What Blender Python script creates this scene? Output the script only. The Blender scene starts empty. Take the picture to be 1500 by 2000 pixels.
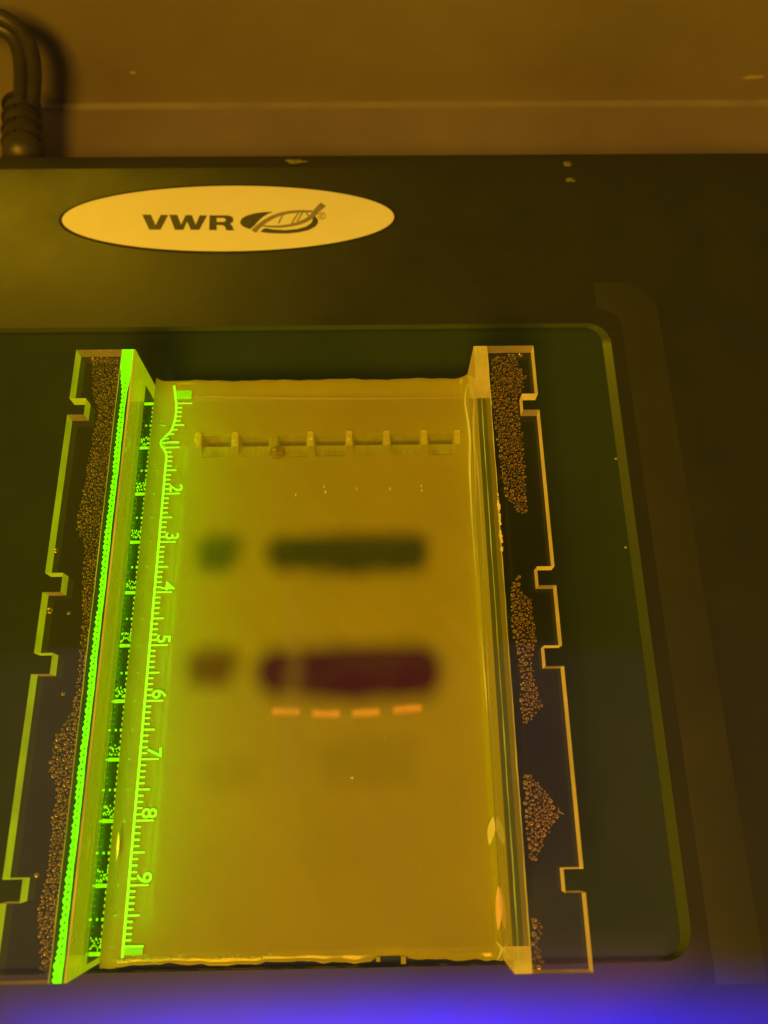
import bpy, bmesh, math, random
from mathutils import Vector, Matrix
random.seed(7)
S = 0.01                      # everything below is written in centimetres
scene = bpy.context.scene
COL = scene.collection

# ------------------------------------------------------------------ camera
F_PX, CX, CY, CZ = 1497.308, 4.1498, -7.5930, 14.1578
PITCH, ROLL, YAW = 0.34922, 0.02554, -0.04035
def cam_axes():
    cz, sz = math.cos(YAW), math.sin(YAW)
    r = Vector((cz, sz, 0)); f0 = Vector((-sz, cz, 0))
    d = Vector((0, 0, -1))*math.cos(PITCH) + f0*math.sin(PITCH)
    u = r.cross(d)
    r2 = r*math.cos(ROLL) + u*math.sin(ROLL); u2 = -r*math.sin(ROLL) + u*math.cos(ROLL)
    return r2, u2, d
RX, UX, DX = cam_axes()
def at(px, py, z):
    """point of the horizontal plane at height z (cm) that a measured photo pixel lies on"""
    v = DX + RX*((px-750)/F_PX) + UX*((1000-py)/F_PX)
    t = (z-CZ)/v.z
    return Vector((CX+v.x*t, CY+v.y*t, z))
cam = bpy.data.cameras.new('camera'); camo = bpy.data.objects.new('camera', cam); COL.objects.link(camo)
m = Matrix((RX, UX, -DX)).transposed().to_4x4(); m.translation = Vector((CX, CY, CZ))*S
camo.matrix_world = m
cam.sensor_fit = 'HORIZONTAL'; cam.sensor_width = 36; cam.lens = 36*F_PX/1500
cam.clip_start = 0.005; cam.clip_end = 20
cam.dof.use_dof = True; cam.dof.focus_distance = 0.147; cam.dof.aperture_fstop = 22
scene.camera = camo

# ------------------------------------------------------------------ light
w = bpy.data.worlds.new('World'); scene.world = w; w.use_nodes = True
bg = w.node_tree.nodes['Background']; bg.inputs[0].default_value = (1.0, 0.62, 0.02, 1); bg.inputs[1].default_value = 0.10
def area(name, loc, target, size, power, color, size_y=None, spread=180):
    l = bpy.data.lights.new(name, 'AREA'); l.energy = power; l.color = color
    l.size = size*S
    if size_y: l.shape = 'RECTANGLE'; l.size_y = size_y*S
    l.spread = math.radians(spread)
    o = bpy.data.objects.new(name, l); COL.objects.link(o)
    o.location = Vector(loc)*S
    o.rotation_euler = (Vector(target)-Vector(loc)).to_track_quat('-Z', 'Y').to_euler()
    return o
AMBER = (1.0, 0.465, 0.010)
area('room_lamp', (-14, -64, 74), (0, 0, 0), 28, 9.5, AMBER)
area('sheen_fill', (-34, 62, 46), (2, 4, 0), 28, 2.6, (1.0, 0.60, 0.006))  # unseen lamp added for the sheen on the housing's left side
area('blue_rim_fill', (5.6, -12.6, 2.4), (5.6, -11.85, -1.4), 17, 0.036, (0.012, 0.0, 1.0), .5, 37)  # added out of view to lay a blue glow on the front rim
area('violet_fill', (12, -14, 46), (12, -14.01, 0), 80, 0.16, (.66, .32, .52), 34)  # added panel imitating the violet cast mirrored by the unbuilt cover
area('wall_glow_fill', (-.50, -4.75, .42), (.95, -4.75, -.5), 10.6, .0115, (0.10, 1.0, 0.0), .12)  # added strip: carries the glowing wall's green onto the gel
def spot(name, loc, target, power, color, deg, blend, rad=.3):
    l = bpy.data.lights.new(name, 'SPOT'); l.energy = power; l.color = color
    l.spot_size = math.radians(deg); l.spot_blend = blend; l.shadow_soft_size = rad*S
    o = bpy.data.objects.new(name, l); COL.objects.link(o); o.location = Vector(loc)*S
    o.rotation_euler = (Vector(target)-Vector(loc)).to_track_quat('-Z', 'Y').to_euler(); return o
spot('pink_glow_fill', (14.5, -9.3, .6), (7.3, -11.0, -1.36), 0.7, (1.0, 0.24, 0.30), 15, 1.0, .3)  # added spot that imitates a pinkish reflection on the rim
scene.view_settings.view_transform = 'Standard'; scene.view_settings.look = 'None'
scene.view_settings.exposure = 0; scene.view_settings.gamma = 1
scene.cycles.use_denoising = True
scene.cycles.max_bounces = 14; scene.cycles.transparent_max_bounces = 24
scene.cycles.sample_clamp_indirect = 4.0

# ------------------------------------------------------------------ materials
class NT:
    def __init__(s, name):
        s.m = bpy.data.materials.new(name); s.m.use_nodes = True
        s.t = s.m.node_tree; s.n = s.t.nodes; s.n.clear()
        s.out = s.n.new('ShaderNodeOutputMaterial')
    def node(s, typ, **kw):
        n = s.n.new(typ)
        for k, v in kw.items():
            if k.startswith('_'): setattr(n, k[1:], v)
            else:
                key = int(k[1:]) if k[0] == 'i' and k[1:].isdigit() else k.replace('__', ' ')
                sock = n.inputs[key]
                if isinstance(v, bpy.types.NodeSocket): s.t.links.new(v, sock)
                else: sock.default_value = v
        return n
    def link(s, a, b): s.t.links.new(a, b)
    def surf(s, a): s.t.links.new(a, s.out.inputs['Surface']); return s.m
    def coord(s, scale=(1,1,1)):
        tc = s.node('ShaderNodeTexCoord')
        mp = s.node('ShaderNodeMapping'); s.link(tc.outputs['Object'], mp.inputs['Vector'])
        mp.inputs['Scale'].default_value = scale
        return mp.outputs[0]
    def noise(s, scale, detail=3, rough=.5, vec=None):
        n = s.node('ShaderNodeTexNoise', Scale=scale, Detail=detail, Roughness=rough)
        s.link(vec if vec else s.coord(), n.inputs['Vector']); return n.outputs['Fac']
    def ramp(s, fac, stops):
        r = s.node('ShaderNodeValToRGB'); s.link(fac, r.inputs[0])
        e = r.color_ramp.elements
        while len(e) < len(stops): e.new(.5)
        for i, (p, c) in enumerate(stops):
            e[i].position = p; e[i].color = (*c, 1) if len(c) == 3 else c
        return r.outputs[0]
    def bump(s, h, strength, dist=.02):
        b = s.node('ShaderNodeBump', Strength=strength, Distance=dist*S); s.link(h, b.inputs['Height']); return b.outputs[0]

def plastic(name, c1, c2, rough, scale=300, bump=.15, spec=.5, bscale=2500):
    t = NT(name)
    col = t.ramp(t.noise(scale, 5, .6), [(.3, c1), (.7, c2)])
    nr = t.bump(t.noise(bscale, 2), bump, .01)
    rr = t.ramp(t.noise(scale*.6, 4, .6), [(.3, (rough*.85,)*3), (.75, (min(1, rough*1.2),)*3)])
    p = t.node('ShaderNodeBsdfPrincipled', Base__Color=col, Roughness=rr, Normal=nr)
    p.inputs['Specular IOR Level'].default_value = spec
    return t.surf(p.outputs[0])

M = {}
M['housing'] = plastic('black_plastic', (.020, .025, .024), (.026, .031, .028), .40, 60, .10, .5)
M['groove'] = plastic('grey_gasket', (.030, .035, .026), (.035, .041, .030), .42, 80)
M['bevel'] = plastic('bevel_plastic', (.05, .08, .03), (.06, .09, .03), .3, 80)
M['glass'] = plastic('dark_filter_glass', (.028, .048, .030), (.034, .056, .034), .09, 40, .0, .5)
M['bench'] = plastic('bench_laminate', (.17, .145, .13), (.27, .245, .22), .6, 9, .3)
M['joint'] = plastic('joint_seal', (.22, .21, .2), (.30, .28, .27), .5, 80)
M['label'] = plastic('white_label', (.80, .82, .8), (.84, .86, .84), .45, 100, .03)
M['ink'] = plastic('black_ink', (.045, .05, .045), (.06, .065, .06), .5, 400, .05)
M['grey_ink'] = plastic('grey_ink', (.22, .21, .2), (.26, .25, .24), .5, 400, .05)
M['cable'] = plastic('cable_rubber', (.035, .035, .03), (.06, .06, .05), .42, 200, .2)
M['slot'] = plastic('cable_slot_dark', (.01, .01, .01), (.015, .015, .015), .7)
M['lint'] = plastic('lint', (.12, .12, .06), (.22, .20, .10), .8, 600)
M['scuff'] = plastic('scuff', (.34, .30, .28), (.42, .36, .33), .8, 600)
M['dust'] = plastic('dust', (.5, .5, .45), (.7, .7, .6), .8, 600)

def clear(name, tint=(.95, .93, .85), rough=.03, ior=1.49, haze=0.0, hazecol=(.5, .4, .1), glowc=None):
    t = NT(name)
    nr = t.bump(t.noise(260, 3), .05, .01)
    fr = t.node('ShaderNodeFresnel', IOR=ior); t.link(nr, fr.inputs['Normal'])
    tr = t.node('ShaderNodeBsdfTransparent', Color=(*tint, 1))
    gl = t.node('ShaderNodeBsdfAnisotropic', Roughness=rough, Color=(1, 1, 1, 1)); t.link(nr, gl.inputs['Normal'])
    mx = t.node('ShaderNodeMixShader'); t.link(fr.outputs[0], mx.inputs[0]); t.link(tr.outputs[0], mx.inputs[1]); t.link(gl.outputs[0], mx.inputs[2])
    out = mx.outputs[0]
    if haze:
        df = t.node('ShaderNodeBsdfDiffuse', Color=(*hazecol, 1)); tl = t.node('ShaderNodeBsdfTranslucent', Color=(*hazecol, 1))
        a = t.node('ShaderNodeMixShader', Fac=.5); t.link(df.outputs[0], a.inputs[1]); t.link(tl.outputs[0], a.inputs[2])
        # uneven haze
        f = t.node('ShaderNodeMath', _operation='MULTIPLY'); t.link(t.ramp(t.noise(350, 4, .6, t.coord((1, .12, 1))), [(.25, (.55,)*3), (.75, (1.3,)*3)]), f.inputs[0]); f.inputs[1].default_value = haze
        b = t.node('ShaderNodeMixShader'); t.link(f.outputs[0], b.inputs[0]); t.link(out, b.inputs[1]); t.link(a.outputs[0], b.inputs[2]); out = b.outputs[0]
    if glowc:                      # even glow added over walls, wells and dividers
        em = t.node('ShaderNodeEmission', Color=(*glowc[:3], 1), Strength=glowc[3]); ad = t.node('ShaderNodeAddShader')
        t.link(out, ad.inputs[0]); t.link(em.outputs[0], ad.inputs[1]); out = ad.outputs[0]
    return t.surf(out)
M['acrylic'] = clear('clear_acrylic', (.93, .90, .88))
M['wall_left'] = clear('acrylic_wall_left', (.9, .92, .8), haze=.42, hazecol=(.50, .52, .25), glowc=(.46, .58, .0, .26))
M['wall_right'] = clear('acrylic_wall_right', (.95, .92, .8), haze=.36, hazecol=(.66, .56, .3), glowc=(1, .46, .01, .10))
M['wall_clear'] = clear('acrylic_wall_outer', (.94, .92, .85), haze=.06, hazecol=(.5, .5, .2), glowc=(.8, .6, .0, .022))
M['film'] = clear('bubble_film', (.92, .86, .8), .08, 1.33)

def glow(name, col, strength, var=.35, scale=120, base=(.3, .3, .1), stretch=(1, 1, 1)):
    """emission for fluorescent ink, piped edge light, painted glints and reflections"""
    t = NT(name)
    f = t.ramp(t.noise(scale, 4, .6, t.coord(stretch)), [(.25, (1-var,)*3), (.8, (1+var,)*3)])
    mu = t.node('ShaderNodeMath', _operation='MULTIPLY', i1=strength); t.link(f, mu.inputs[0])
    p = t.node('ShaderNodeBsdfPrincipled', Base__Color=(*base, 1), Roughness=.25)
    p.inputs['Emission Color'].default_value = (*col, 1); t.link(mu.outputs[0], p.inputs['Emission Strength'])
    return t.surf(p.outputs[0])
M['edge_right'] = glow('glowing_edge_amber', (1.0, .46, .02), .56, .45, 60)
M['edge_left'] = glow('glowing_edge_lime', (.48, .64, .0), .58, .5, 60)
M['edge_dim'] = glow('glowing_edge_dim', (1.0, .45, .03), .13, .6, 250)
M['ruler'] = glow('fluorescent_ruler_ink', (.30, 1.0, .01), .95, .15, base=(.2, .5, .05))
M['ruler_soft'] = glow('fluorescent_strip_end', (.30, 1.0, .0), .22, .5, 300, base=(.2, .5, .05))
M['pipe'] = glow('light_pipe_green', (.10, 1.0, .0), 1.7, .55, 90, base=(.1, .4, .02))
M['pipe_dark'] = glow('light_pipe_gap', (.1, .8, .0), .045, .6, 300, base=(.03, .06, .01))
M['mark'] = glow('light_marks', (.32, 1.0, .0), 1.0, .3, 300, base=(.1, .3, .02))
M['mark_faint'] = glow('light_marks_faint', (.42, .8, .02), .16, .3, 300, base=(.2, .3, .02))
M['dark_wall'] = glow('dark_painted_wall', (.15, .5, .0), .05, .8, 260, base=(.10, .12, .02), stretch=(1, .3, 1))
M['pale_line'] = glow('glue_line', (1.0, .62, .03), .30, .8, 160, stretch=(1, .3, 1))  # serves glue seams and the painted wet and meniscus glints
M['pale_green'] = glow('glue_and_highlight_green', (.35, .75, .02), .26, .9, 160, stretch=(1, .3, 1))  # also draws the highlight on the right wall top
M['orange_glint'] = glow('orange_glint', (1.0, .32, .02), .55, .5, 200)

def gel_mat():
    t = NT('agarose_gel')
    v = t.coord()
    cl = t.noise(55, 4, .55, v)
    col = t.ramp(cl, [(.25, (.46, .43, .06)), (.75, (.60, .53, .07))])
    nr = t.bump(t.noise(90, 3, .5, v), .25, .02)
    df = t.node('ShaderNodeBsdfDiffuse', Color=col); tl = t.node('ShaderNodeBsdfTranslucent', Color=(.55, .62, .08, 1))
    a = t.node('ShaderNodeMixShader', Fac=.45); t.link(df.outputs[0], a.inputs[1]); t.link(tl.outputs[0], a.inputs[2])
    tr = t.node('ShaderNodeBsdfTransparent', Color=(1, 1, .95, 1))
    b = t.node('ShaderNodeMixShader', Fac=.30); t.link(a.outputs[0], b.inputs[1]); t.link(tr.outputs[0], b.inputs[2])
    fr = t.node('ShaderNodeFresnel', IOR=1.33); t.link(nr, fr.inputs['Normal'])
    gl = t.node('ShaderNodeBsdfAnisotropic', Roughness=.12); t.link(nr, gl.inputs['Normal'])
    c = t.node('ShaderNodeMixShader'); t.link(fr.outputs[0], c.inputs[0]); t.link(b.outputs[0], c.inputs[1]); t.link(gl.outputs[0], c.inputs[2])
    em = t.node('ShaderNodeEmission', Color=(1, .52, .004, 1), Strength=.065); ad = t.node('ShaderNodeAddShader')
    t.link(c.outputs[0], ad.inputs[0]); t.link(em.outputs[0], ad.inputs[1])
    return t.surf(ad.outputs[0])
M['gel'] = gel_mat()

def band_mat(name, col, hx, hy, dens, soft=.45, emit=None, radx=None):
    """soft-edged stain or painted reflection: alpha fades out of a rounded box of half sizes hx, hy (cm), object space"""
    t = NT(name)
    tc = t.node('ShaderNodeTexCoord'); sp = t.node('ShaderNodeSeparateXYZ'); t.link(tc.outputs['Object'], sp.inputs[0])
    wob = t.noise(70, 2)
    def axis(o, half):
        a = t.node('ShaderNodeMath', _operation='ABSOLUTE'); t.link(sp.outputs[o], a.inputs[0])
        b = t.node('ShaderNodeMath', _operation='SUBTRACT', i1=half*S); t.link(a.outputs[0], b.inputs[0])
        c = t.node('ShaderNodeMath', _operation='MAXIMUM', i1=0.0); t.link(b.outputs[0], c.inputs[0])
        d = t.node('ShaderNodeMath', _operation='DIVIDE', i1=soft*S); t.link(c.outputs[0], d.inputs[0])
        e = t.node('ShaderNodeMath', _operation='POWER', i1=2.0); t.link(d.outputs[0], e.inputs[0]); return e
    if not emit:                   # the stain wanders and bulges a little along its length
        n2 = t.node('ShaderNodeTexNoise', Scale=75, Detail=1.5); t.link(tc.outputs['Object'], n2.inputs['Vector'])
        k1 = t.node('ShaderNodeMath', _operation='SUBTRACT', i1=.5); t.link(n2.outputs['Fac'], k1.inputs[0])
        k2 = t.node('ShaderNodeMath', _operation='MULTIPLY_ADD', i1=.30*S); t.link(k1.outputs[0], k2.inputs[0]); t.link(sp.outputs[1], k2.inputs[2])
        k3 = t.node('ShaderNodeMath', _operation='MULTIPLY_ADD', i1=.36*S); t.link(k1.outputs[0], k3.inputs[0]); t.link(sp.outputs[0], k3.inputs[2])
        cb = t.node('ShaderNodeCombineXYZ'); t.link(k3.outputs[0], cb.inputs[0]); t.link(k2.outputs[0], cb.inputs[1])
        sp = t.node('ShaderNodeSeparateXYZ'); t.link(cb.outputs[0], sp.inputs[0])
    x, y = axis(0, hx), axis(1, hy)
    s_ = t.node('ShaderNodeMath', _operation='ADD'); t.link(x.outputs[0], s_.inputs[0]); t.link(y.outputs[0], s_.inputs[1])
    q = t.node('ShaderNodeMath', _operation='MULTIPLY', i1=-3.4); t.link(s_.outputs[0], q.inputs[0])
    ex = t.node('ShaderNodeMath', _operation='EXPONENT'); t.link(q.outputs[0], ex.inputs[0])
    su = t.node('ShaderNodeMath', _operation='SUBTRACT', i1=.033); t.link(ex.outputs[0], su.inputs[0])
    pw = t.node('ShaderNodeMath', _operation='MULTIPLY', i1=dens*1.03, _use_clamp=True); t.link(su.outputs[0], pw.inputs[0])
    wv = t.node('ShaderNodeMath', _operation='MULTIPLY'); t.link(pw.outputs[0], wv.inputs[0]); t.link(t.ramp(wob, [(.25, (.74,)*3), (.75, (1.0,)*3)]), wv.inputs[1])
    tr = t.node('ShaderNodeBsdfTransparent')
    p = t.node('ShaderNodeBsdfPrincipled', Roughness=.3)
    p.inputs['Base Color'].default_value = (*col, 1); p.inputs['Specular IOR Level'].default_value = .3
    if emit: p.inputs['Emission Color'].default_value = (*emit[0], 1); p.inputs['Emission Strength'].default_value = emit[1]
    mx = t.node('ShaderNodeMixShader'); t.link(wv.outputs[0], mx.inputs[0]); t.link(tr.outputs[0], mx.inputs[1]); t.link(p.outputs[0], mx.inputs[2])
    return t.surf(mx.outputs[0])

# ------------------------------------------------------------------ helpers
def link_mesh(name, verts, faces, mat, parent=None, loc=(0, 0, 0), smooth=False, fmats=None, bevel=0):
    me = bpy.data.meshes.new(name)
    me.from_pydata([tuple(c*S for c in v) for v in verts], [], faces); me.update()
    mats = mat if isinstance(mat, (list, tuple)) else [mat]
    for mm in mats: me.materials.append(M[mm] if isinstance(mm, str) else mm)
    if fmats:
        for p, i in zip(me.polygons, fmats): p.material_index = i
    bm = bmesh.new(); bm.from_mesh(me); bmesh.ops.recalc_face_normals(bm, faces=bm.faces)
    if bevel: bmesh.ops.bevel(bm, geom=bm.edges[:], offset=bevel*S, segments=2, affect='EDGES', profile=.5)
    bm.to_mesh(me); bm.free()
    if smooth: me.polygons.foreach_set('use_smooth', [True]*len(me.polygons))
    o = bpy.data.objects.new(name, me); COL.objects.link(o); o.location = Vector(loc)*S
    if parent: o.parent = parent
    return o
def empty(name, label, cat, loc=(0, 0, 0), group=None):
    o = bpy.data.objects.new(name, None); COL.objects.link(o); o.location = Vector(loc)*S
    o.empty_display_size = .005
    return tag(o, label, cat, group)
def tag(o, label, cat, group=None, kind=None):
    if label: o['label'] = label
    if cat: o['category'] = cat
    if group: o['group'] = group
    if kind: o['kind'] = kind
    return o
def box_geo(x0, x1, y0, y1, z0, z1):
    v = [(x0,y0,z0),(x1,y0,z0),(x1,y1,z0),(x0,y1,z0),(x0,y0,z1),(x1,y0,z1),(x1,y1,z1),(x0,y1,z1)]
    f = [(0,3,2,1),(4,5,6,7),(0,1,5,4),(1,2,6,5),(2,3,7,6),(3,0,4,7)]   # bottom, top, near, right, far, left
    return v, f
def box(name, x0, x1, y0, y1, z0, z1, mat, parent=None, fmats=None, bevel=0):
    v, f = box_geo(x0, x1, y0, y1, z0, z1)
    return link_mesh(name, v, f, mat, parent, fmats=fmats, bevel=bevel)
def prism(name, pts, z0, z1, mat, parent=None, sidemats=None):
    """pts: outline (list of xy). material 0 on caps; sidemats = per-edge index"""
    n = len(pts)
    v = [(p[0], p[1], z0) for p in pts] + [(p[0], p[1], z1) for p in pts]
    f = [tuple(range(n))[::-1], tuple(range(n, 2*n))] + [(i, (i+1) % n, n+(i+1) % n, n+i) for i in range(n)]
    fm = [0, 0] + (sidemats if sidemats else [0]*n)
    return link_mesh(name, v, f, mat, parent, fmats=fm)
class Geo:
    def __init__(s): s.v = []; s.f = []; s.m = []
    def add(s, v, f, mi=0):
        b = len(s.v); s.v += [tuple(q) for q in v]; s.f += [tuple(i+b for i in q) for q in f]; s.m += [mi]*len(f)
    def box(s, *a, mi=0): v, f = box_geo(*a); s.add(v, f, mi)
    def stroke(s, pts, w, z0, z1, mi=0):
        """flat ribbon along pts (xy), w = width or list of widths"""
        n = len(pts); ws = w if isinstance(w, (list, tuple)) else [w]*n
        L, R_ = [], []
        for i in range(n):
            a = Vector(pts[max(0, i-1)][:2]); b = Vector(pts[min(n-1, i+1)][:2]); d = (b-a).normalized(); nn = Vector((-d.y, d.x))
            p = Vector(pts[i][:2]); L.append(p+nn*ws[i]/2); R_.append(p-nn*ws[i]/2)
        v = [(p.x, p.y, z0) for p in L+R_]+[(p.x, p.y, z1) for p in L+R_]
        f = []
        for i in range(n-1):
            f += [(2*n+i, 2*n+i+1, 3*n+i+1, 3*n+i), (i+1, i, n+i, n+i+1), (i, i+1, 2*n+i+1, 2*n+i), (n+i+1, n+i, 3*n+i, 3*n+i+1)]
        f += [(0, 2*n, 3*n, n), (n-1, 2*n-1, 4*n-1, 3*n-1)]
        s.add(v, f, mi)
    def build(s, name, mat, parent=None, smooth=False): return link_mesh(name, s.v, s.f, mat, parent, smooth=smooth, fmats=s.m)
def tube(name, pts, rad, mat, parent=None, seg=16, sx=1.0):
    """round tube along 3-D pts; rad scalar or list; sx flattens across"""
    n = len(pts); rs = rad if isinstance(rad, (list, tuple)) else [rad]*n
    v, f = [], []
    up = Vector((0, 0, 1))
    for i in range(n):
        d = (Vector(pts[min(n-1, i+1)])-Vector(pts[max(0, i-1)])).normalized()
        a = d.cross(up)
        if a.length < 1e-3: a = Vector((1, 0, 0))
        a.normalize(); b = a.cross(d).normalized()
        for k in range(seg):
            t = 2*math.pi*k/seg
            v.append(tuple(Vector(pts[i])+a*math.cos(t)*rs[i]*sx+b*math.sin(t)*rs[i]))
    for i in range(n-1):
        for k in range(seg):
            f.append((i*seg+k, i*seg+(k+1) % seg, (i+1)*seg+(k+1) % seg, (i+1)*seg+k))
    f += [tuple(range(seg))[::-1], tuple(range((n-1)*seg, n*seg))]
    return link_mesh(name, v, f, mat, parent, smooth=True)
def spline(pts, n):
    out = []
    P = [Vector(p) for p in pts]; P = [P[0]*2-P[1]]+P+[P[-1]*2-P[-2]]
    for i in range(1, len(P)-2):
        for k in range(n):
            t = k/n
            out.append(.5*((2*P[i])+(-P[i-1]+P[i+1])*t+(2*P[i-1]-5*P[i]+4*P[i+1]-P[i+2])*t*t+(-P[i-1]+3*P[i]-3*P[i+1]+P[i+2])*t**3))
    return out+[P[-2]]
def rrect(x0, x1, y0, y1, r, n=10):
    pts = []
    for cx_, cy_, a0 in ((x1-r, y1-r, 0), (x0+r, y1-r, 90), (x0+r, y0+r, 180), (x1-r, y0+r, 270)):
        for k in range(n+1):
            a = math.radians(a0+90*k/n); pts.append((cx_+r*math.cos(a), cy_+r*math.sin(a)))
    return pts
def ring(name, loops, mat, parent=None, smooth=False):
    """loops: list of (outline, z) with equal counts, skinned in order"""
    n = len(loops[0][0]); v = []; f = []
    for pts, z in loops: v += [(p[0], p[1], p[2] if z is None else z) for p in pts]
    for i in range(len(loops)-1):
        for k in range(n): f.append((i*n+k, i*n+(k+1) % n, (i+1)*n+(k+1) % n, (i+1)*n+k))
    return link_mesh(name, v, f, mat, parent, smooth=smooth)

# ------------------------------------------------------------------ heights (cm)
Z_TOP = 0.736          # top of the tray's flanges and walls
Z_GEL = -0.50          # gel surface
Z_FLOOR = -1.20        # top of the tray floor
Z_GLASS = -1.47        # filter glass
Z_HOUS = -1.36         # top of the housing round the glass
Z_BENCH = -3.6
YF, YN = 0.841, -10.26 # tray ends

# ------------------------------------------------------------------ transilluminator
ti = empty('transilluminator', 'dark plastic blue light transilluminator with the white oval logo plate, carrying the gel tray', 'transilluminator', (2.8, -4, Z_BENCH))
def onti(o):
    o.parent = ti; o.matrix_parent_inverse = ti.matrix_basis.inverted(); return o
ti.location = Vector((2.8, -4, Z_BENCH))*S
bpy.context.view_layer.update()
gr = at(1195, 680, Z_HOUS).x; gt = at(600, 636, Z_HOUS).y; gn = at(1200, 1880, Z_HOUS).y
GX0, GX1, GY0, GY1 = -9.5, gr, gn, gt
yb = at(750, 326, Z_HOUS).y; yb2 = at(750, 297, Z_HOUS-.05).y
yfront = at(700, 1916, Z_HOUS).y-1.0
# housing top: frame from the glass opening to the outer outline, then rounded down
def frame(inner, outer_rect, nper):
    pass
inner = rrect(GX0, GX1, GY0, GY1, .55)
def outline(eb, ef, r):
    pts = []
    for x, y in rrect(-14, 17, yfront-ef, yb+eb, r):
        z = Z_HOUS
        if y > yb-.3: z -= .30*eb
        if y < yfront+.4: q = min(1, ef/1.6); z -= 1.5*(1-math.sqrt(max(0, 1-q*q)))
        pts.append((x, y, z))
    return pts
bh = [(inner, Z_HOUS-.35), (inner, Z_HOUS), (outline(0, 0, .8), None)]
BK = yb2-yb
for k in range(1, 13):                # short bevel behind, long soft roll-off in front
    bh.append((outline(BK*min(1, k/2), 1.6*math.sin(math.radians(7.5*k)), .8+.04*k), None))
bh += [([(p[0], p[1], Z_BENCH+.2) for p in outline(BK+.02, 1.62, 1.3)], None)]
hs = ring('housing', bh, 'housing'); onti(hs)
onti(ring('bevel', [(rrect(GX0, GX1, GY0, GY1, .55), Z_HOUS+.004), (rrect(GX0+.17, GX1-.17, GY0+.02, GY1-.05, .42), Z_GLASS+.004)], 'bevel'))
gp = rrect(GX0, GX1, GY0, GY1, .5)
onti(prism('filter_glass', gp, Z_GLASS-.3, Z_GLASS, 'glass'))
# shallow raised seam beside the glass
ax0, ax1 = at(1215, 640, Z_HOUS).x, at(1290, 640, Z_HOUS).x
at_ = at(1200, 552, Z_HOUS).y
sg = []
for xo, yo in ((ax0, at_-.75), (ax1, at_)):
    pts = [(GX1-.25, yo)]
    r = .9 if xo == ax1 else .55
    for k in range(13):
        a = math.radians(90-90*k/12); pts.append((xo-r+r*math.cos(a), yo-r+r*math.sin(a)))
    pts += [(xo, yo-3), (xo, -5), (xo, -7.2), (xo, -10.9)]
    sg.append(pts)
n = len(sg[0]); mid = [((a[0]+b[0])/2, (a[1]+b[1])/2) for a, b in zip(*sg)]
v = [(p[0], p[1], Z_HOUS+.004) for p in sg[0]]+[(p[0], p[1], Z_HOUS+.03) for p in mid]+[(p[0], p[1], Z_HOUS+.004) for p in sg[1]]
f = [(i, i+1, n+i+1, n+i) for i in range(n-1)]+[(n+i, n+i+1, 2*n+i+1, 2*n+i) for i in range(n-1)]
onti(link_mesh('raised_rim', v, f, 'groove', smooth=True))

# logo plate
lc = Vector(((at(122, 427, Z_HOUS).x+at(770, 429, Z_HOUS).x)/2, (at(445, 364, Z_HOUS).y+at(445, 491, Z_HOUS).y)/2))
la = (at(770, 429, Z_HOUS).x-at(122, 427, Z_HOUS).x)/2; lb = (at(445, 364, Z_HOUS).y-at(445, 491, Z_HOUS).y)/2
def ell(a, b, n=96): return [(lc.x+a*math.cos(2*math.pi*k/n), lc.y+b*math.sin(2*math.pi*k/n)) for k in range(n)]
onti(ring('logo_recess_shadow', [(ell(la+.09, lb+.07), Z_HOUS+.004), (ell(la-.02, lb-.02), Z_HOUS+.002)], 'slot'))  # dark ring painted in for the shadow round the plate
plate = onti(ring('logo_plate', [(ell(la, lb), Z_HOUS+.002), (ell(la, lb), Z_HOUS+.02), (ell(la-.02, lb-.02), Z_HOUS+.028)], 'label'))
pv = [(p[0], p[1], Z_HOUS+.028) for p in ell(la-.02, lb-.02)]
bm = bmesh.new(); bm.from_mesh(plate.data); bm.faces.new([bm.verts.new(Vector(p)*S) for p in pv]); bmesh.ops.remove_doubles(bm, verts=bm.verts, dist=1e-7); bmesh.ops.recalc_face_normals(bm, faces=bm.faces); bm.to_mesh(plate.data); bm.free()
ZL = Z_HOUS+.028
def zl(px, py):
    p = at(250+px/2.83, 340+py/2.83, ZL); return (p.x, p.y)
def onplate(o): o.parent = plate; o.matrix_parent_inverse = Matrix(); return o
def inkpoly(name, polys, mat='ink'):
    g = Geo()
    for P in polys:
        pts = [zl(*q) for q in P]; n = len(pts)
        bm = bmesh.new(); vs = [bm.verts.new((p[0], p[1], 0)) for p in pts]; fc = bm.faces.new(vs)
        bmesh.ops.triangulate(bm, faces=[fc]); bm.verts.index_update()
        tris = [tuple(v.index for v in fa.verts) for fa in bm.faces]; bm.free()
        vv = [(p[0], p[1], ZL+.001) for p in pts]+[(p[0], p[1], ZL+.008) for p in pts]
        g.add(vv, [tuple(i+n for i in t) for t in tris]+[(i, (i+1) % n, n+(i+1) % n, n+i) for i in range(n)])
    return onplate(g.build(name, mat))
def inkstroke(name, strokes, mat='ink'):
    g = Geo()
    for k, (P, w_) in enumerate(strokes):
        P = spline([(a, b, 0) for a, b in P], 5) if len(P) > 2 else P
        pts = [zl(q[0], q[1]) for q in P]; n = len(pts)
        ws = w_ if not isinstance(w_, tuple) else [w_[0]+(w_[1]-w_[0])*i/(n-1) for i in range(n)]
        g.stroke(pts, ws, ZL+.001, ZL+.008+.0005*k)
    return onplate(g.build(name, mat))
inkpoly('letter', [[(79, 225), (127, 226), (153, 284), (181, 226), (222, 227), (180, 307), (117, 307)]])
inkpoly('letter', [[(228, 226), (272, 226), (294, 281), (318, 228), (353, 228), (374, 281), (396, 229), (437, 230), (394, 308), (347, 308), (327, 262), (306, 308), (259, 308)]])
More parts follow.
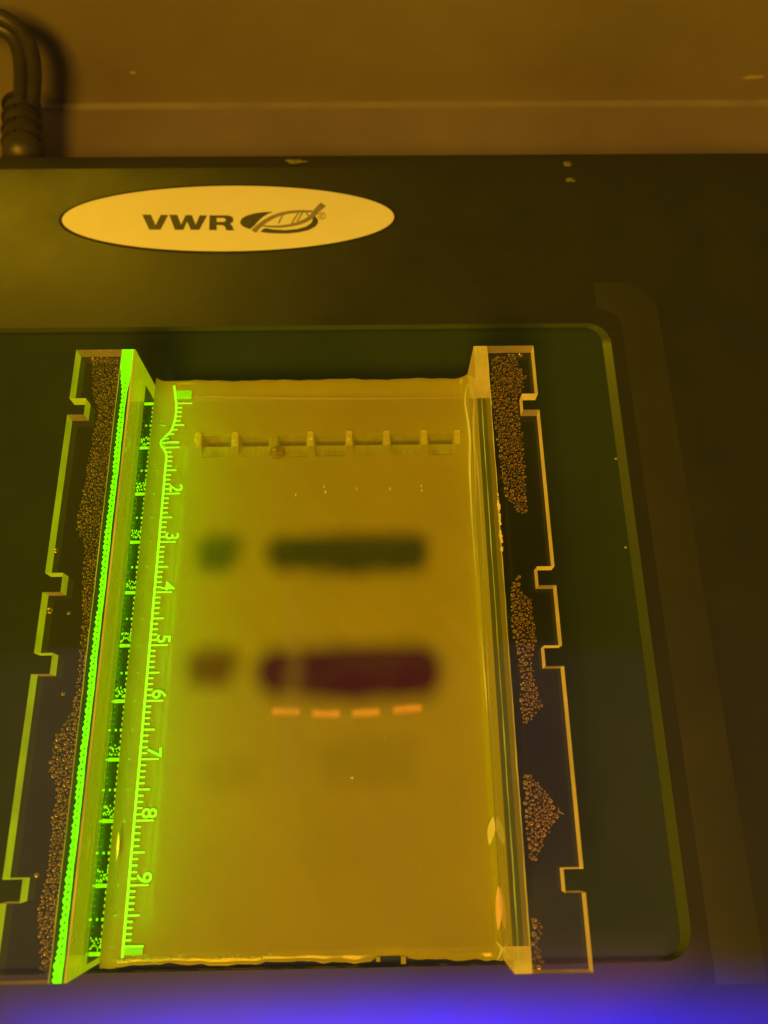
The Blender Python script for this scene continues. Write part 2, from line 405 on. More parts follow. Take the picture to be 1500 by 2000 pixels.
inkpoly('letter', [[(451, 229), (548, 229), (568, 233), (580, 242), (583, 254), (578, 266), (562, 275), (573, 283), (586, 311), (544, 311), (534, 288), (522, 282), (490, 282), (490, 310), (449, 309)],])
inkpoly('letter_counter', [[(491, 245), (530, 245), (540, 250), (541, 258), (534, 265), (491, 266)]], 'label').location.z = .006*S
inkpoly('emblem_leaf', [[(800, 209), (750, 211), (705, 217), (660, 229), (632, 244), (620, 262), (622, 277), (636, 290), (660, 300), (676, 304), (700, 283), (722, 258), (748, 235), (775, 219)]])
inkpoly('emblem_bowl', [[(733, 320), (748, 304), (765, 300), (800, 307), (870, 311), (935, 305), (985, 291), (1012, 272), (1022, 252), (1014, 236), (1036, 236), (1050, 252), (1051, 269), (1036, 290), (1000, 309), (950, 321), (890, 328), (820, 328), (770, 325)]])
inkstroke('emblem_strand', [([(695, 318), (722, 290), (765, 258), (820, 230), (885, 213), (950, 207), (1020, 207)], (.14, .06)),
                            ([(748, 288), (830, 291), (910, 281), (975, 260), (1020, 230), (1045, 200), (1080, 168)], (.04, .17)),
                            ([(832, 272), (858, 222)], .035), ([(905, 272), (925, 240), (942, 215)], .035), ([(935, 262), (968, 208)], .035), ([(985, 215), (1010, 245)], .035)], 'grey_ink')
cr = [(1071+19*math.cos(a*math.pi/10), 231+18*math.sin(a*math.pi/10)) for a in range(21)]
inkstroke('registered_mark', [(cr, .018), ([(1065, 241), (1065, 222), (1074, 222), (1077, 228), (1066, 232), (1077, 241)], .014)], 'grey_ink')

# ------------------------------------------------------------------ gel tray
tray = empty('gel_tray', 'clear acrylic gel casting tray with notched side flanges and glowing green ruler', 'gel tray', (2.8, -4.7, Z_GLASS))
def ontray(o, p=None):
    p = p or tray
    o.parent = p
    if p is tray: o.matrix_parent_inverse = Matrix.Translation(-Vector((2.8, -4.7, Z_GLASS))*S)
    return o
XWL, XWR = -.60, 6.22; WT = .27       # inner faces, wall thickness
XFL, XFR = -1.784, 7.433
NOT = [(-.256, -.612), (-3.799, -4.154), (-5.24, -5.603), (-8.812, -9.155)]
ontray(box('floor_plate', XWL+.003, XWR-.003, YN+.0, YF, Z_GLASS+.012, Z_FLOOR, ['acrylic', 'edge_dim'], fmats=[0, 0, 1, 0, 1, 0]))
def flange(xi, xo, depth, em, side):
    pts = [(xi, YF), (xo, YF)]; sm = [2, 1]
    for a, b in NOT:
        pts += [(xo, a), (xo-side*depth, a), (xo-side*depth, b), (xo, b)]; sm += [1, 1, 2, 1]
    pts += [(xo, YN), (xi, YN)]; sm += [2, 0]
    # sm is per edge starting at vertex i
    return prism('flange', pts, Z_TOP-.27, Z_TOP, ['acrylic', em, 'edge_dim'], sidemats=sm)
fl = ontray(flange(XWL-WT-.006, XFL, .32, 'edge_left', -1)); fr_ = ontray(flange(XWR+WT+.006, XFR, .32, 'edge_right', 1))
fl['label'] = 'left flange with yellow green glowing edges'; fr_['label'] = 'right flange with amber glowing edges'
wl = ontray(box('side_wall', XWL-WT, XWL, YN, YF, Z_GLASS+.012, Z_TOP, ['wall_left', 'acrylic', 'edge_left'], fmats=[1, 1, 2, 0, 2, 1]))
wr = ontray(box('side_wall', XWR, XWR+WT, YN, YF, Z_GLASS+.012, Z_TOP, ['wall_right', 'wall_clear', 'edge_right'], fmats=[1, 1, 2, 1, 2, 0]))
# glowing band piped up the left wall to its top edge, with the marks of the scale in it
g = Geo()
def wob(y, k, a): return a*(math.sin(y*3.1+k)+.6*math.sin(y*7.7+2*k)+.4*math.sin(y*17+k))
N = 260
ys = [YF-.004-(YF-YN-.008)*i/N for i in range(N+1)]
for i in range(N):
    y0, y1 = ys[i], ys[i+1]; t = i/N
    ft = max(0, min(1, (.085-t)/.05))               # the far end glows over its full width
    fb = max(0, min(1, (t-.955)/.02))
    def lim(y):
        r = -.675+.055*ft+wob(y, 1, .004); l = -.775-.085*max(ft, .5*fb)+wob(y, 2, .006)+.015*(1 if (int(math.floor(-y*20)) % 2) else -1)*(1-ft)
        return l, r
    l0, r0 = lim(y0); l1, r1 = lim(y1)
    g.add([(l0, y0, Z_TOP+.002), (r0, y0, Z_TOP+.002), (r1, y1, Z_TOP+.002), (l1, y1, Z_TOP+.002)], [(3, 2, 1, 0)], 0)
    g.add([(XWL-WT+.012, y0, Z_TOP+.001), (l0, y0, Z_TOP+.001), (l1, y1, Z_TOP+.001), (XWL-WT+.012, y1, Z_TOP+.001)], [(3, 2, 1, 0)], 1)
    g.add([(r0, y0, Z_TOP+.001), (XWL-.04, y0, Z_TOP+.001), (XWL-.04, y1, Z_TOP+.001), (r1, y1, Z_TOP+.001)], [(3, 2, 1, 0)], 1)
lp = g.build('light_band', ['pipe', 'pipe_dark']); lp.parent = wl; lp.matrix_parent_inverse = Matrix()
def onwall(o, wlx): o.parent = wlx; o.matrix_parent_inverse = Matrix(); return o
g = Geo()                                          # dark notches along the band
y = .05
while y > YN+.25:
    g.box(-.74+wob(y, 2, .004), -.712, y, y+.035, Z_TOP+.002, Z_TOP+.004); y -= .108
o = onwall(g.build('band_notches', ['pipe_dark']), wl); o['kind'] = 'stuff'
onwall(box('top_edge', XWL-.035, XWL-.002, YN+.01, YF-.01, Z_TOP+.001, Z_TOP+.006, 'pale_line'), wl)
def wavy(name, x, wdt, z, mat, parent, y0=YF-.02, y1=YN+.02, amp=.006, k=0, wv=.5, gaps=None, n=160):
    g = Geo(); pts = []; ws = []
    for i in range(n+1):
        yy = y0+(y1-y0)*i/n
        pts.append((x+wob(yy, k, amp), yy)); ws.append(max(.004, wdt*(1+wv*math.sin(yy*5.3+k)*math.sin(yy*2.1+2*k))))
    g.stroke(pts, ws, z, z+.006); return onwall(g.build(name, mat), parent)
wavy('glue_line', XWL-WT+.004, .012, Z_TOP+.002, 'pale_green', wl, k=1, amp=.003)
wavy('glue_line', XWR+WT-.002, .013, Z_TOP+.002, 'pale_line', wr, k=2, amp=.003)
wavy('highlight_line', XWR+.085, .014, Z_TOP+.002, 'pale_green', wr, k=3, amp=.002)  # highlight drawn as a thin glowing line
g = Geo()                                          # glue beads on the right seam
for i in range(26):
    yy = -2.35-1.5*abs(random.gauss(0, .5)); r = random.uniform(.012, .035)
    g.add([(XWR+WT+random.uniform(-.01, .02)+r*.7*math.cos(a), yy+r*1.6*math.sin(a), Z_TOP+.006) for a in [k*math.pi/4 for k in range(8)]]+[(XWR+WT, yy, Z_TOP+.006+r*.5)], [(k, (k+1) % 8, 8) for k in range(8)])
o = onwall(g.build('glue_beads', 'edge_right', smooth=True), wr); o['kind'] = 'stuff'

# left wall's lower face painted dark, ruler reflections added as glowing bars
onwall(box('dark_painted_face', XWL+.001, XWL+.006, YN+.1, YF-.35, -1.17, -.10, 'dark_wall'), wl)
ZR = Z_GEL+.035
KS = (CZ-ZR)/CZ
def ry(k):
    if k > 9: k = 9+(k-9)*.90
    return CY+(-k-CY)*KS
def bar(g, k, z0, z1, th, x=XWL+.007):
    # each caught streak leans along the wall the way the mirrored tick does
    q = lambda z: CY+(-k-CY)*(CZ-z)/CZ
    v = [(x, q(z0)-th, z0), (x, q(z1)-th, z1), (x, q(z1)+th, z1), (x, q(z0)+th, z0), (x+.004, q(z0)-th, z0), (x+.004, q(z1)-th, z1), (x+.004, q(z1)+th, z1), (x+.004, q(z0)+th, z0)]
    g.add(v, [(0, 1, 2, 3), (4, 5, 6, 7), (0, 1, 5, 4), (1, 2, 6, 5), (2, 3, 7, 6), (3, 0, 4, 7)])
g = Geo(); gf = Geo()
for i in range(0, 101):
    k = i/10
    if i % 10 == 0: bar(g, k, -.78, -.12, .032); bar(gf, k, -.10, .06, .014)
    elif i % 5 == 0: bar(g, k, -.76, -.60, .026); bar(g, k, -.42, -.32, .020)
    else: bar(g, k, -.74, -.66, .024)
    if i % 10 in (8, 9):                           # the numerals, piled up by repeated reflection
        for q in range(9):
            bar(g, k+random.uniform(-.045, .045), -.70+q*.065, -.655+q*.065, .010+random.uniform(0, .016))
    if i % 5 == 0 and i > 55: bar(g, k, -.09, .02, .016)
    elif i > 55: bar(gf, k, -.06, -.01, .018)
for i in range(4, 100):                            # faint second image of the scale, a reflection drawn near the gel's left edge
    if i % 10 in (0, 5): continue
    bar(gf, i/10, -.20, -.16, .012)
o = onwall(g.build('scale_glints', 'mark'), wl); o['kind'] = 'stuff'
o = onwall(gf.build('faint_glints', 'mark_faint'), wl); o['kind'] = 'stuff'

# fluorescent ruler along the left side of the gel bed
rul = empty('ruler', None, None)
ontray(rul); 
def rp(x, k):
    """scale coordinates (cm from base line, cm along) -> world; the base line has the slight bow the photo shows"""
    bow = .12*math.exp(-((k-.2)/.55)**2) - .17*math.exp(-((k-.88)/.17)**2)
    return (CX+(x+bow-CX)*KS, ry(k))
def onruler(o): o.parent = rul; o.matrix_parent_inverse = Matrix(); return o
g = Geo(); n = 200
g.stroke([rp(0, -.42+i*10.60/n) for i in range(n+1)], .042, ZR, ZR+.01)
onruler(g.build('base_line', 'ruler'))
tick_me = {}
for i in range(0, 101):
    k = i/10; ln = .33 if i % 10 == 0 else (.22 if i % 5 == 0 else .12)
    key = ln
    a = rp(0, k); 
    if key not in tick_me:
        v, f = box_geo(0, ln*KS, -.014, .014, 0, .01)
        o = link_mesh('tick', v, f, 'ruler', bevel=.004); tick_me[key] = o.data
    else:
        o = bpy.data.objects.new('tick', tick_me[key]); COL.objects.link(o)
    o.location = Vector((a[0], a[1], ZR+.001))*S; onruler(o)
for d in range(1, 10):
    cu = bpy.data.curves.new('n', 'FONT'); cu.body = str(d); cu.size = .37*S; cu.offset = .002*S; cu.extrude = .003*S; cu.align_x = 'CENTER'
    to = bpy.data.objects.new('n', cu); COL.objects.link(to); bpy.context.view_layer.update()
    me = bpy.data.meshes.new_from_object(to.evaluated_get(bpy.context.evaluated_depsgraph_get()))
    bpy.data.objects.remove(to)
    me.materials.clear(); me.materials.append(M['ruler'])
    o = bpy.data.objects.new('numeral', me); COL.objects.link(o)
    p = rp(.125, d-.115); o.location = Vector((p[0], p[1], ZR+.004))*S; o.rotation_euler = (0, 0, -math.pi/2)
    onruler(o)
for k0, k1 in ((-.30, -.10), (10.02, 10.14)):
    a = rp(.01, k0); b = rp(.32, k1); onruler(box('strip_end', a[0], b[0], b[1], a[1], ZR, ZR+.006, 'ruler_soft'))

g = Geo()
for i in range(4, 101):                            # second image of the scale, a reflection drawn as faint glowing ticks
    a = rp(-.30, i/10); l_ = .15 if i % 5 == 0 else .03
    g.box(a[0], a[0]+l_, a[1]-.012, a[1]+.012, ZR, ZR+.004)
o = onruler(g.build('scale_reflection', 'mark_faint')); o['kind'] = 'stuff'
# ------------------------------------------------------------------ gel
gelo = empty('agarose_gel', 'amber agarose gel slab with wells and dark green and red dye bands in the tray', 'gel slab', (2.8, -4.7, Z_FLOOR))
def ongel(o): o.parent = gelo; o.matrix_parent_inverse = Matrix.Translation(-Vector((2.8, -4.7, Z_FLOOR))*S); return o
GXL, GXR = XWL+.13, XWR-.006
WY1, WY0 = at(600, 849, Z_GEL).y, at(600, 891, Z_GEL).y; WYM = at(600, 868, Z_GEL).y
seps = [at(x, 858, Z_GEL).x for x in (388, 460, 534, 607, 682, 755, 828, 893)]
wells = [(seps[i]+.085, seps[i+1]-.085) for i in range(7)]
xs = set([GXL, GXR]); xs |= {GXL+.02*k for k in range(1, 14)} | {GXR-.02*k for k in range(1, 14)}
x = GXL
while x < GXR: xs.add(x); x += .16
for a, b in wells: xs |= {a, b}
xs = sorted(xs); xs = [x for i, x in enumerate(xs) if i == 0 or x-xs[i-1] > .004 or any(abs(x-q) < 1e-9 for w_ in wells for q in w_)]
ysl = set([WY0, WY1]); y = YN-.02
while y < YF: ysl.add(y); y += .12
ysl |= {YF, YF-.02, YF-.05, YN+.0, YN+.03, YN+.06}; ysl = sorted(ysl)
ysl = [y for i, y in enumerate(ysl) if i == 0 or y-ysl[i-1] > .008 or y in (WY0, WY1)]
def gz(x, y):
    d = min(x-GXL, GXR-x); z = Z_GEL+.17*math.exp(-d/.09)
    e = min(YF-y, y-(YN-.02)); z -= .05*math.exp(-max(e, 0)/.05)
    z += .01*math.sin(x*2.2+1)*math.sin(y*1.3)+.004*math.sin(x*9+y*7)
    z += .02*math.exp(-((y-(WY1+WY0)/2)/.22)**2)
    return z
def edge_y(x, y):
    if y <= YN+.04: # ragged near edge with a torn notch
        j = .02*math.sin(x*3)+.012*math.sin(x*11+1)+.01*math.sin(x*23)
        if 4.15 < x < 4.62: j += .10
        return y+j*max(0, 1-(y-(YN-.02))/.08)
    if y >= YF-.03: return y+.012*math.sin(x*4)-.008*math.sin(x*13)
    return y
v = []; f = []; nx, ny = len(xs), len(ysl)
for y in ysl:
    for x in xs: v.append((x, edge_y(x, y), gz(x, y)))
inwell = lambda xa, ya: any(a < xa < b for a, b in wells) and WY0 < ya < WY1
for j in range(ny-1):
    for i in range(nx-1):
        if not inwell((xs[i]+xs[i+1])/2, (ysl[j]+ysl[j+1])/2):
            f.append((j*nx+i, j*nx+i+1, (j+1)*nx+i+1, (j+1)*nx+i))
per = [(0, i) for i in range(nx)]+[(j, nx-1) for j in range(1, ny)]+[(ny-1, i) for i in range(nx-2, -1, -1)]+[(j, 0) for j in range(ny-2, 0, -1)]
b0 = len(v)
for j, i in per: q = v[j*nx+i]; v.append((q[0], q[1], Z_FLOOR+.012))
for k in range(len(per)):
    k2 = (k+1) % len(per); a = per[k][0]*nx+per[k][1]; b = per[k2][0]*nx+per[k2][1]
    f.append((a, b, b0+k2, b0+k))
me = bpy.data.meshes.new('gel_body'); me.from_pydata([tuple(c*S for c in q) for q in v], [], f); me.materials.append(M['gel']); me.update()
me.polygons.foreach_set('use_smooth', [True]*len(me.polygons))
body = bpy.data.objects.new('gel_body', me); COL.objects.link(body); ongel(body)
M['well'] = clear('well_gel', (.9, .88, .7), .12, 1.33, .85, (.5, .5, .07), glowc=(1, .6, .004, .06))
for a, b in wells:
    z1 = Z_GEL+.012; z0 = Z_GEL-.34
    rows = [(WY1, z1), (WY1-.015, z0), (WYM, z0), (WYM-.01, Z_GEL-.05), (WY0, z1)]
    vv = [(x_+sx_*.012*(0 < k < 4), y_, z_) for k, (y_, z_) in enumerate(rows) for x_, sx_ in ((a, 1), (b, -1))]
    ff = [(2*k, 2*k+1, 2*k+3, 2*k+2) for k in range(4)]
    vv += [(a, WYM, z1), (b, WYM, z1)]; e_ = len(vv)-2
    ff += [(0, 2, 4, e_), (e_, 4, 6, 8), (1, e_+1, 5, 3), (e_+1, 9, 7, 5)]
    ongel(link_mesh('well', vv, ff, 'well'))
    # lip that catches light at the corner
_b = bmesh.new(); bmesh.ops.create_icosphere(_b, subdivisions=1, radius=1); PV = [tuple(q.co) for q in _b.verts]; PF = [tuple(q.index for q in f_.verts) for f_ in _b.faces]; _b.free()
M['tooth'] = clear('tooth_gel', (.9, .88, .7), .1, 1.33, .38, (.70, .66, .12), glowc=(1, .55, .01, .10))
for q, sx_ in enumerate(seps):
    if q == 2: continue
    wd = .062
    vv, ff = box_geo(sx_-wd, sx_+wd, WYM-.03, WY1+.05, Z_GEL-.05, Z_GEL+.075+random.uniform(-.01, .015))
    ongel(link_mesh('well_divider', vv, ff, 'tooth', bevel=.018))
    ongel(link_mesh('wet_glint', [(sx_-wd+random.uniform(0, .1)+.02*math.cos(k), WYM+.05+random.uniform(-.02, .05)+.035*math.sin(k), Z_GEL+.095) for k in range(6)], [tuple(range(6))], 'pale_line'))  # drawn highlight: small glowing patch on each divider
def band(name, label, px0, px1, py0, py1, col, dens, soft, emit=None, z=.022, rot=0):
    a = at(px0, (py0+py1)/2, Z_GEL); b = at(px1, (py0+py1)/2, Z_GEL)
    c = at((px0+px1)/2, py0, Z_GEL); d = at((px0+px1)/2, py1, Z_GEL)
    cx_, cy_ = (a.x+b.x)/2, (c.y+d.y)/2
    HX, HY = (b.x-a.x)/2, (c.y-d.y)/2           # visible extent to the faded edge
    mat = band_mat(name+'_stain', col, max(.01, HX-soft), max(.005, HY-soft), dens, soft, emit)
    n = 14; vv = []; ff = []
    for j in range(n+1):
        for i in range(n+1):
            x_, y_ = -HX+2*HX*i/n, -HY+2*HY*j/n
            vv.append((x_, y_, gz(cx_+x_, cy_+y_)-Z_GEL+z))
    for j in range(n):
        for i in range(n): ff.append((j*(n+1)+i, j*(n+1)+i+1, (j+1)*(n+1)+i+1, (j+1)*(n+1)+i))
    o = link_mesh(name, vv, ff, mat, loc=(cx_, cy_, Z_GEL), smooth=True); o.rotation_euler[2] = rot; ongel(o)
    if label: o['label'] = label
    return o
band('dye_band', 'small faint green dye band', 355, 495, 1020, 1140, (.030, .085, .0), .72, .60)
band('dye_band', 'long dark green dye band across four lanes', 494, 866, 1018, 1146, (.034, .055, .02), 1.06, .66)
band('dye_band', 'small brown red dye band', 335, 490, 1243, 1363, (.085, .03, .02), .78, .60)
band('dye_band', 'long dark maroon dye band across four lanes', 468, 897, 1232, 1398, (.048, .004, .13), 1.3, .80)
band('smear_or_reflection', 'pale upright reflection of the amber cover across both long bands', 530, 612, 1130, 1560, (.44, .38, .34), .20, .36, z=.027)  # cover's reflection painted over the gel as a pale film
band('smear_or_reflection', 'faint darker stain below the glowing bands', 590, 850, 1405, 1575, (.26, .25, .02), .26, .60, z=.019)
band('smear_or_reflection', 'faint darker stain at the lower left of the bands', 350, 540, 1440, 1575, (.26, .25, .02), .20, .60, z=.019)
for x0, x1, yc, r_ in ((524, 594, 1390, -.05), (602, 672, 1394, -.03), (680, 750, 1392, .03), (760, 832, 1385, .07)):
    band('glowing_band', None, x0, x1, yc-14, yc+14, (.6, .34, .03), .9, .14, ((1.0, .42, .04), .20), z=.024, rot=r_)
g = Geo()                                          # crumbs along the near edge
for i in range(110):
    px = 200+330*random.random()**1.3; p = at(px, 1875-(px-200)*.028+random.gauss(0, 3), Z_GEL); r = random.uniform(.006, .022)
    g.add([(p.x+r*1.5*math.cos(q*math.pi/3), p.y+r*.6*math.sin(q*math.pi/3), Z_GEL+.015) for q in range(6)]+[(p.x, p.y, Z_GEL+.02+r*.6)], [(q, (q+1) % 6, 6) for q in range(6)])
o = ongel(g.build('gel_crumbs', 'pale_green', smooth=True)); o['kind'] = 'stuff'
o = ongel(box('gel_chip', 4.10, 4.17, YN-.02, YN+.05, Z_GEL-.1, Z_GEL+.02, 'gel'))
o = ongel(box('gel_chip', 4.52, 4.60, YN-.06, YN+.05, Z_GEL-.1, Z_GEL+.02, 'gel'))
for px, py, rx_, ry_ in ((633, 950, .022, .05), (636, 961, .025, .04), (697, 955, .02, .05), (762, 955, .018, .05), (823, 949, .02, .04), (824, 958, .018, .04), (578, 967, .02, .04), (688, 1519, .035, .025), (752, 1440, .015, .02), (560, 1640, .015, .015), (820, 1700, .012, .02)):
    p = at(px, py, Z_GEL)
    o = ongel(link_mesh('pinhole', [(p.x+rx_*a_, p.y+ry_*b_, gz(p.x, p.y)+.012+.015*c_) for a_, b_, c_ in PV], PF, 'tooth' if px in (633, 697, 560, 752, 820) else 'pale_line', smooth=True))
# meniscus highlights drawn as glowing strokes along walls and far edge
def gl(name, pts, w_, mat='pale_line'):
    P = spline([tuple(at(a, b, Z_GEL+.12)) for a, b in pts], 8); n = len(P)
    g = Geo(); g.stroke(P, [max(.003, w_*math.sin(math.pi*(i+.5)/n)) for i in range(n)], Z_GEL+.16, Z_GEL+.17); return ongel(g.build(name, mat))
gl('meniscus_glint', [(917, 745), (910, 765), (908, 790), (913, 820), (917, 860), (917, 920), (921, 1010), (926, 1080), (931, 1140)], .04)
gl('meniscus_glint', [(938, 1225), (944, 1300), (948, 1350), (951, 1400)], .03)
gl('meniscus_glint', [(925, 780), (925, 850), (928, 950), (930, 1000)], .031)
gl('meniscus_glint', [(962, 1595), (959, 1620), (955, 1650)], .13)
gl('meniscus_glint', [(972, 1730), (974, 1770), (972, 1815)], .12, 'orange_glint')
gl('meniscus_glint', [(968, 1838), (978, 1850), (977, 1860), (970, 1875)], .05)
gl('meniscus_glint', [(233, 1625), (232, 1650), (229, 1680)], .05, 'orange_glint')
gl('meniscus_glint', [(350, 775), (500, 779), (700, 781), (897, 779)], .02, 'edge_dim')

# ------------------------------------------------------------------ bubbles and foam
def ico(sub):
    bm = bmesh.new(); bmesh.ops.create_icosphere(bm, subdivisions=sub, radius=1); vs = [tuple(v.co) for v in bm.verts]; fs = [tuple(v.index for v in f.verts) for f in bm.faces]; bm.free(); return vs, fs
IV, IF = ico(2)
def foam_mat():
    t = NT('foam_bubbles')
    lw = t.node('ShaderNodeLayerWeight', Blend=.35)
    tr = t.node('ShaderNodeBsdfTransparent', Color=(.80, .68, .55, 1))
    p = t.node('ShaderNodeBsdfPrincipled', Roughness=.2, Metallic=1.0); p.inputs['Base Color'].default_value = (1, .85, .7, 1)
    r = t.ramp(lw.outputs['Facing'], [(.0, (.12,)*3), (.12, (.95,)*3), (.32, (.95,)*3), (.44, (.05,)*3), (.64, (.5,)*3), (.95, (.2,)*3)])
    mx = t.node('ShaderNodeMixShader'); t.link(r, mx.inputs[0]); t.link(tr.outputs[0], mx.inputs[1]); t.link(p.outputs[0], mx.inputs[2])
    return t.surf(mx.outputs[0])
M['foam'] = foam_mat()
ZB = Z_TOP-.29
def inside(px, py, poly):
    c = False; n = len(poly)
    for i in range(n):
        x0, y0 = poly[i]; x1, y1 = poly[(i+1) % n]
        if (y0 > py) != (y1 > py) and px < (x1-x0)*(py-y0)/(y1-y0)+x0: c = not c
    return c
def foam(label, poly, rmean, group='foam patches under the tray flanges', spacing=1.75):
    P = [at(a, b, ZB) for a, b in poly]; pl = [(p.x, p.y) for p in P]
    x0, x1 = min(p[0] for p in pl), max(p[0] for p in pl); y0, y1 = min(p[1] for p in pl), max(p[1] for p in pl)
    g = Geo(); cells = {}
    tries = int((x1-x0)*(y1-y0)/(rmean*rmean)*6)
    cs = rmean*2.4
    for _ in range(tries):
        x = random.uniform(x0, x1); y = random.uniform(y0, y1)
        if not inside(x, y, pl): continue
        q = .055*random.random()      # ragged margin
        if random.random() < .8 and not all(inside(x+a, y+b, pl) for a, b in ((q, 0), (-q, 0), (0, q), (0, -q))): continue
        r = rmean*random.choice((.5, .6, .72, .85, .95, 1.1, 1.3, 1.55))
        ci, cj = int(x//cs), int(y//cs); ok = True
        for a in (-1, 0, 1):
            for b in (-1, 0, 1):
                for (qx, qy, qr) in cells.get((ci+a, cj+b), ()):
                    if (qx-x)**2+(qy-y)**2 < (.93*(qr+r))**2: ok = False; break
                if not ok: break
            if not ok: break
        if not ok: continue
        cells.setdefault((ci, cj), []).append((x, y, r))
        g.add([(x+r*a, y+r*b, ZB-r+r*c) for a, b, c in IV], IF)
    o = g.build('foam', 'foam', smooth=True); return tag(o, label, 'foam', group, 'stuff')
foam('long foam streak of tiny bubbles under the left flange', [(178, 700), (200, 697), (232, 700), (228, 760), (222, 830), (214, 900), (206, 985), (199, 1060), (188, 1150), (180, 1220), (172, 1300), (166, 1360), (158, 1430), (150, 1490), (143, 1560), (135, 1640), (128, 1700), (122, 1760), (116, 1810), (108, 1870), (96, 1912), (76, 1905), (78, 1850), (70, 1790), (88, 1720), (96, 1660), (100, 1600), (110, 1540), (94, 1505), (105, 1440), (140, 1390), (148, 1340), (158, 1250), (160, 1190), (160, 1120), (166, 1070), (148, 1030), (160, 960), (176, 880), (190, 800), (180, 770)], .031)
foam('tall foam patch under the right flange beside the topmost notch', [(960, 698), (1008, 690), (1014, 715), (1028, 735), (1020, 760), (1012, 775), (1012, 805), (1022, 850), (1026, 920), (1030, 1000), (1014, 1003), (998, 980), (985, 965), (978, 900), (970, 840), (960, 780)], .031)
foam('middle foam patch under the right flange between two notches', [(1020, 1120), (1014, 1150), (1038, 1170), (1044, 1215), (1048, 1250), (1040, 1290), (1045, 1330), (1062, 1375), (1040, 1405), (1024, 1415), (1015, 1370), (1018, 1320), (1012, 1280), (1002, 1240), (998, 1150), (1008, 1130)], .031)
foam('wedge of foam under the right flange above the lowest notch', [(1024, 1512), (1038, 1515), (1062, 1540), (1082, 1565), (1102, 1592), (1085, 1605), (1065, 1640), (1050, 1680), (1034, 1680), (1028, 1600)], .031)
foam('sparse foam scrap under the right flange at the near corner', [(1040, 1790), (1056, 1800), (1060, 1815), (1052, 1840), (1064, 1880), (1050, 1900), (1040, 1895), (1042, 1840)], .031)
gb = None
for i, (a, b, r, lab) in enumerate(((107, 1075, .05, 'small round bubble at the left flange edge above the second notch'), (94, 1192, .07, 'round bubble ring at the left flange edge between the middle notches'), (133, 1197, .04, 'small bubble right of the round ring under the left flange'), (122, 1355, .04, 'lone amber bubble left of the foam streak below the third notch'), (70, 1710, .045, 'pale drop beside the lowest notch of the left flange'), (1017, 692, .05, 'open bubble ring at the far end of the right foam patch'))):
    p = at(a, b, ZB); o = link_mesh('air_bubble', [(r*q[0], r*q[1], r*q[2]*.6) for q in IV], IF, 'foam', loc=(p.x, p.y, ZB-r*.6), smooth=True)
    tag(o, lab, 'bubble', 'loose bubbles under the flanges')
p = at(542, 885, Z_GEL); o = link_mesh('air_bubble', [(.165*q[0], .15*q[1], .05*q[2]) for q in ico(3)[0]], ico(3)[1], 'film', loc=(p.x, p.y, Z_GEL+.03), smooth=True)
tag(o, 'flat round bubble on the gel below the row of wells', 'bubble')
p = at(323, 864, Z_GEL); o = link_mesh('air_bubble', [(.13*q[0], .13*q[1], .05*q[2]) for q in ico(3)[0]], ico(3)[1], 'film', loc=(p.x, p.y, Z_GEL+.03), smooth=True)
tag(o, 'clear bubble over the ruler line where the line bends', 'bubble')

# ------------------------------------------------------------------ bench, cable, lint
yj = at(600, 207, Z_BENCH).y
bench = link_mesh('benchtop', [(-60, -60, Z_BENCH), (70, -60, Z_BENCH), (70, yj-.1, Z_BENCH), (-60, yj+.35-.1, Z_BENCH)], [(0, 1, 2, 3)], 'bench'); tag(bench, None, None, kind='structure')
wall_ = link_mesh('wall', *box_geo(-60, 70, yj+.1, yj+2, Z_BENCH-.5, 3.0), 'bench'); tag(wall_, None, None, kind='structure')
sl = link_mesh('joint_seal', *box_geo(-60, 70, yj-.10, yj+.12, Z_BENCH, Z_BENCH+.05), 'joint'); tag(sl, None, None, kind='structure')

cab = empty('power_cable', 'black twin power cable with ribbed strain relief plugged into the back of the transilluminator', 'cable', tuple(at(45, 297, -2.0)))
def oncab(o): o.parent = cab; o.matrix_parent_inverse = Matrix.Translation(-cab.location); return o
ZC = -2.4
def ac(px, py, z=ZC): return tuple(at(px, py, z))
a, b = at(46, 320, ZC), at(46, 196, ZC)
hw = (at(83, 250, ZC).x-at(8, 250, ZC).x)/2
pts = [a.lerp(b, t) for t in (0, .2, .4, .6, .8, .93, 1.0)]
oncab(tube('strain_relief', pts, [hw, hw, hw*.98, hw*.95, hw*.93, hw*.88, hw*.62], 'cable', seg=28))
for i, t in enumerate((.22, .42, .62, .82)):
    for sgn, off in ((-1, 0), (1, .07)):
        c = a.lerp(b, t+off*.9); g = Geo(); P = []
        for k in range(9):
            th = math.radians((200-110*k/8) if sgn < 0 else (82-66*k/8)); rr = hw*.985
            P.append((c.x+rr*math.cos(th), c.y+(.10*(k/8) if sgn < 0 else 0), c.z+rr*math.sin(th)))
        oncab(tube('relief_slot', P, .055 if sgn < 0 else .045, 'slot', seg=8))
def aty(px, py, y):
    v = DX + RX*((px-750)/F_PX) + UX*((1000-py)/F_PX); t = (y-CY)/v.y
    return Vector((CX+v.x*t, y, CZ+v.z*t))
ycab = at(46, 215, ZC).y
for off, r_ in ((-.14, .20), (.17, .20)):
    base = [(50, 215, 0), (51, 190, 1), (53, 150, 2), (50, 110, 3), (38, 75, 4), (14, 52, 5), (-30, 36, 6), (-90, 30, 7)]
    P = []
    for i, q in enumerate(base):
        p = aty(q[0], q[1], ycab+.05*q[2]); d = aty(*base[min(i+1, 7)][:2], ycab)-aty(*base[max(i-1, 0)][:2], ycab); d.y = 0; d.normalize(); nn = Vector((d.z, 0, -d.x))
        P.append(tuple(p+nn*off))
    oncab(tube('cord', [tuple(q) for q in spline(P, 8)], r_, 'cable', seg=14))

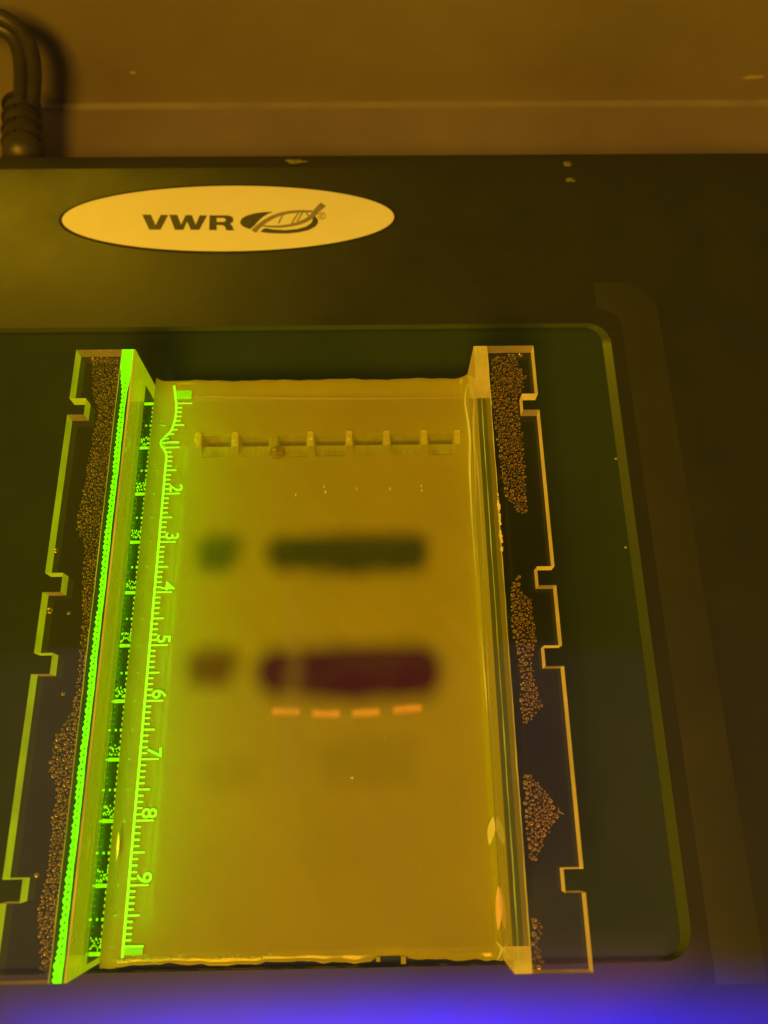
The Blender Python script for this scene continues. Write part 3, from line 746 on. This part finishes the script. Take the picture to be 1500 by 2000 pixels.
# faint dust
for px, py, rx, ry_, z, lab in ((578, 315, .30, .09, Z_HOUS, 'pale oval smudge of lint on the rear rim just above the logo plate'), (1107, 320, .14, .10, Z_HOUS, 'orange fleck of lint on the rear rim at right'), (1112, 350, .16, .08, Z_HOUS, 'curved pale lint just below the orange fleck'), (260, 143, .22, .10, Z_BENCH+.0, 'tiny pale crumb on the wall behind, right of the cable')):
    p = at(px, py, z); 
    g = Geo(); n = 14; rr = [random.uniform(.55, 1.1) for _ in range(n)]
    g.add([(p.x+rx*rr[i]*math.cos(i*2*math.pi/n), p.y+ry_*rr[i]*math.sin(i*2*math.pi/n)-(rx*.5*math.cos(i*2*math.pi/n)**2 if 'curved' in lab else 0), z+.005) for i in range(n)]+[(p.x, p.y, z+.03)], [(i, (i+1) % n, n) for i in range(n)])
    if z < -5: continue
    tag(g.build('lint', 'lint'), lab, 'lint')
for px, py, rx_, rz_, lab in ((260, 143, .12, .05, 'tiny pale fleck on the amber wall behind, right of the cable'), (1472, 152, .35, .10, 'larger orange scuff on the amber wall at the far right')):
    p = aty(px, py, yj+.085); n = 12; rr = [random.uniform(.6, 1.1) for _ in range(n)]
    g = Geo(); g.add([(p.x+rx_*rr[i]*math.cos(i*math.pi/6), yj+.098, p.z+rz_*rr[i]*math.sin(i*math.pi/6)) for i in range(n)]+[(p.x, yj+.085, p.z)], [(i, (i+1) % n, n) for i in range(n)])
    tag(g.build('scuff', 'scuff'), lab, 'scuff mark')
for i, (px, py, lab) in enumerate(((1222, 1069, 'brightest white speck by the right edge of the glass, level with the green dye bands'), (1205, 835, 'uppermost tiny speck at the right edge of the dark glass, level with the wells'), (1203, 896, 'faint speck on the dark glass a little below the uppermost speck'), (1240, 1120, 'faint speck at the glass edge just below the brightest speck'), (1318, 1662, 'lone speck on the dark glass near its lower right corner'))):
    p = at(px, py, Z_GLASS); g = Geo(); r = .025
    g.add([(p.x+r*math.cos(q*math.pi/3)*(1+.5*(q % 2)), p.y+r*math.sin(q*math.pi/3)*.8, Z_GLASS+.003) for q in range(6)]+[(p.x, p.y, Z_GLASS+.02)], [(q, (q+1) % 6, 6) for q in range(6)])
    tag(g.build('dust_speck', 'dust'), lab, 'dust', 'dust specks on the glass')
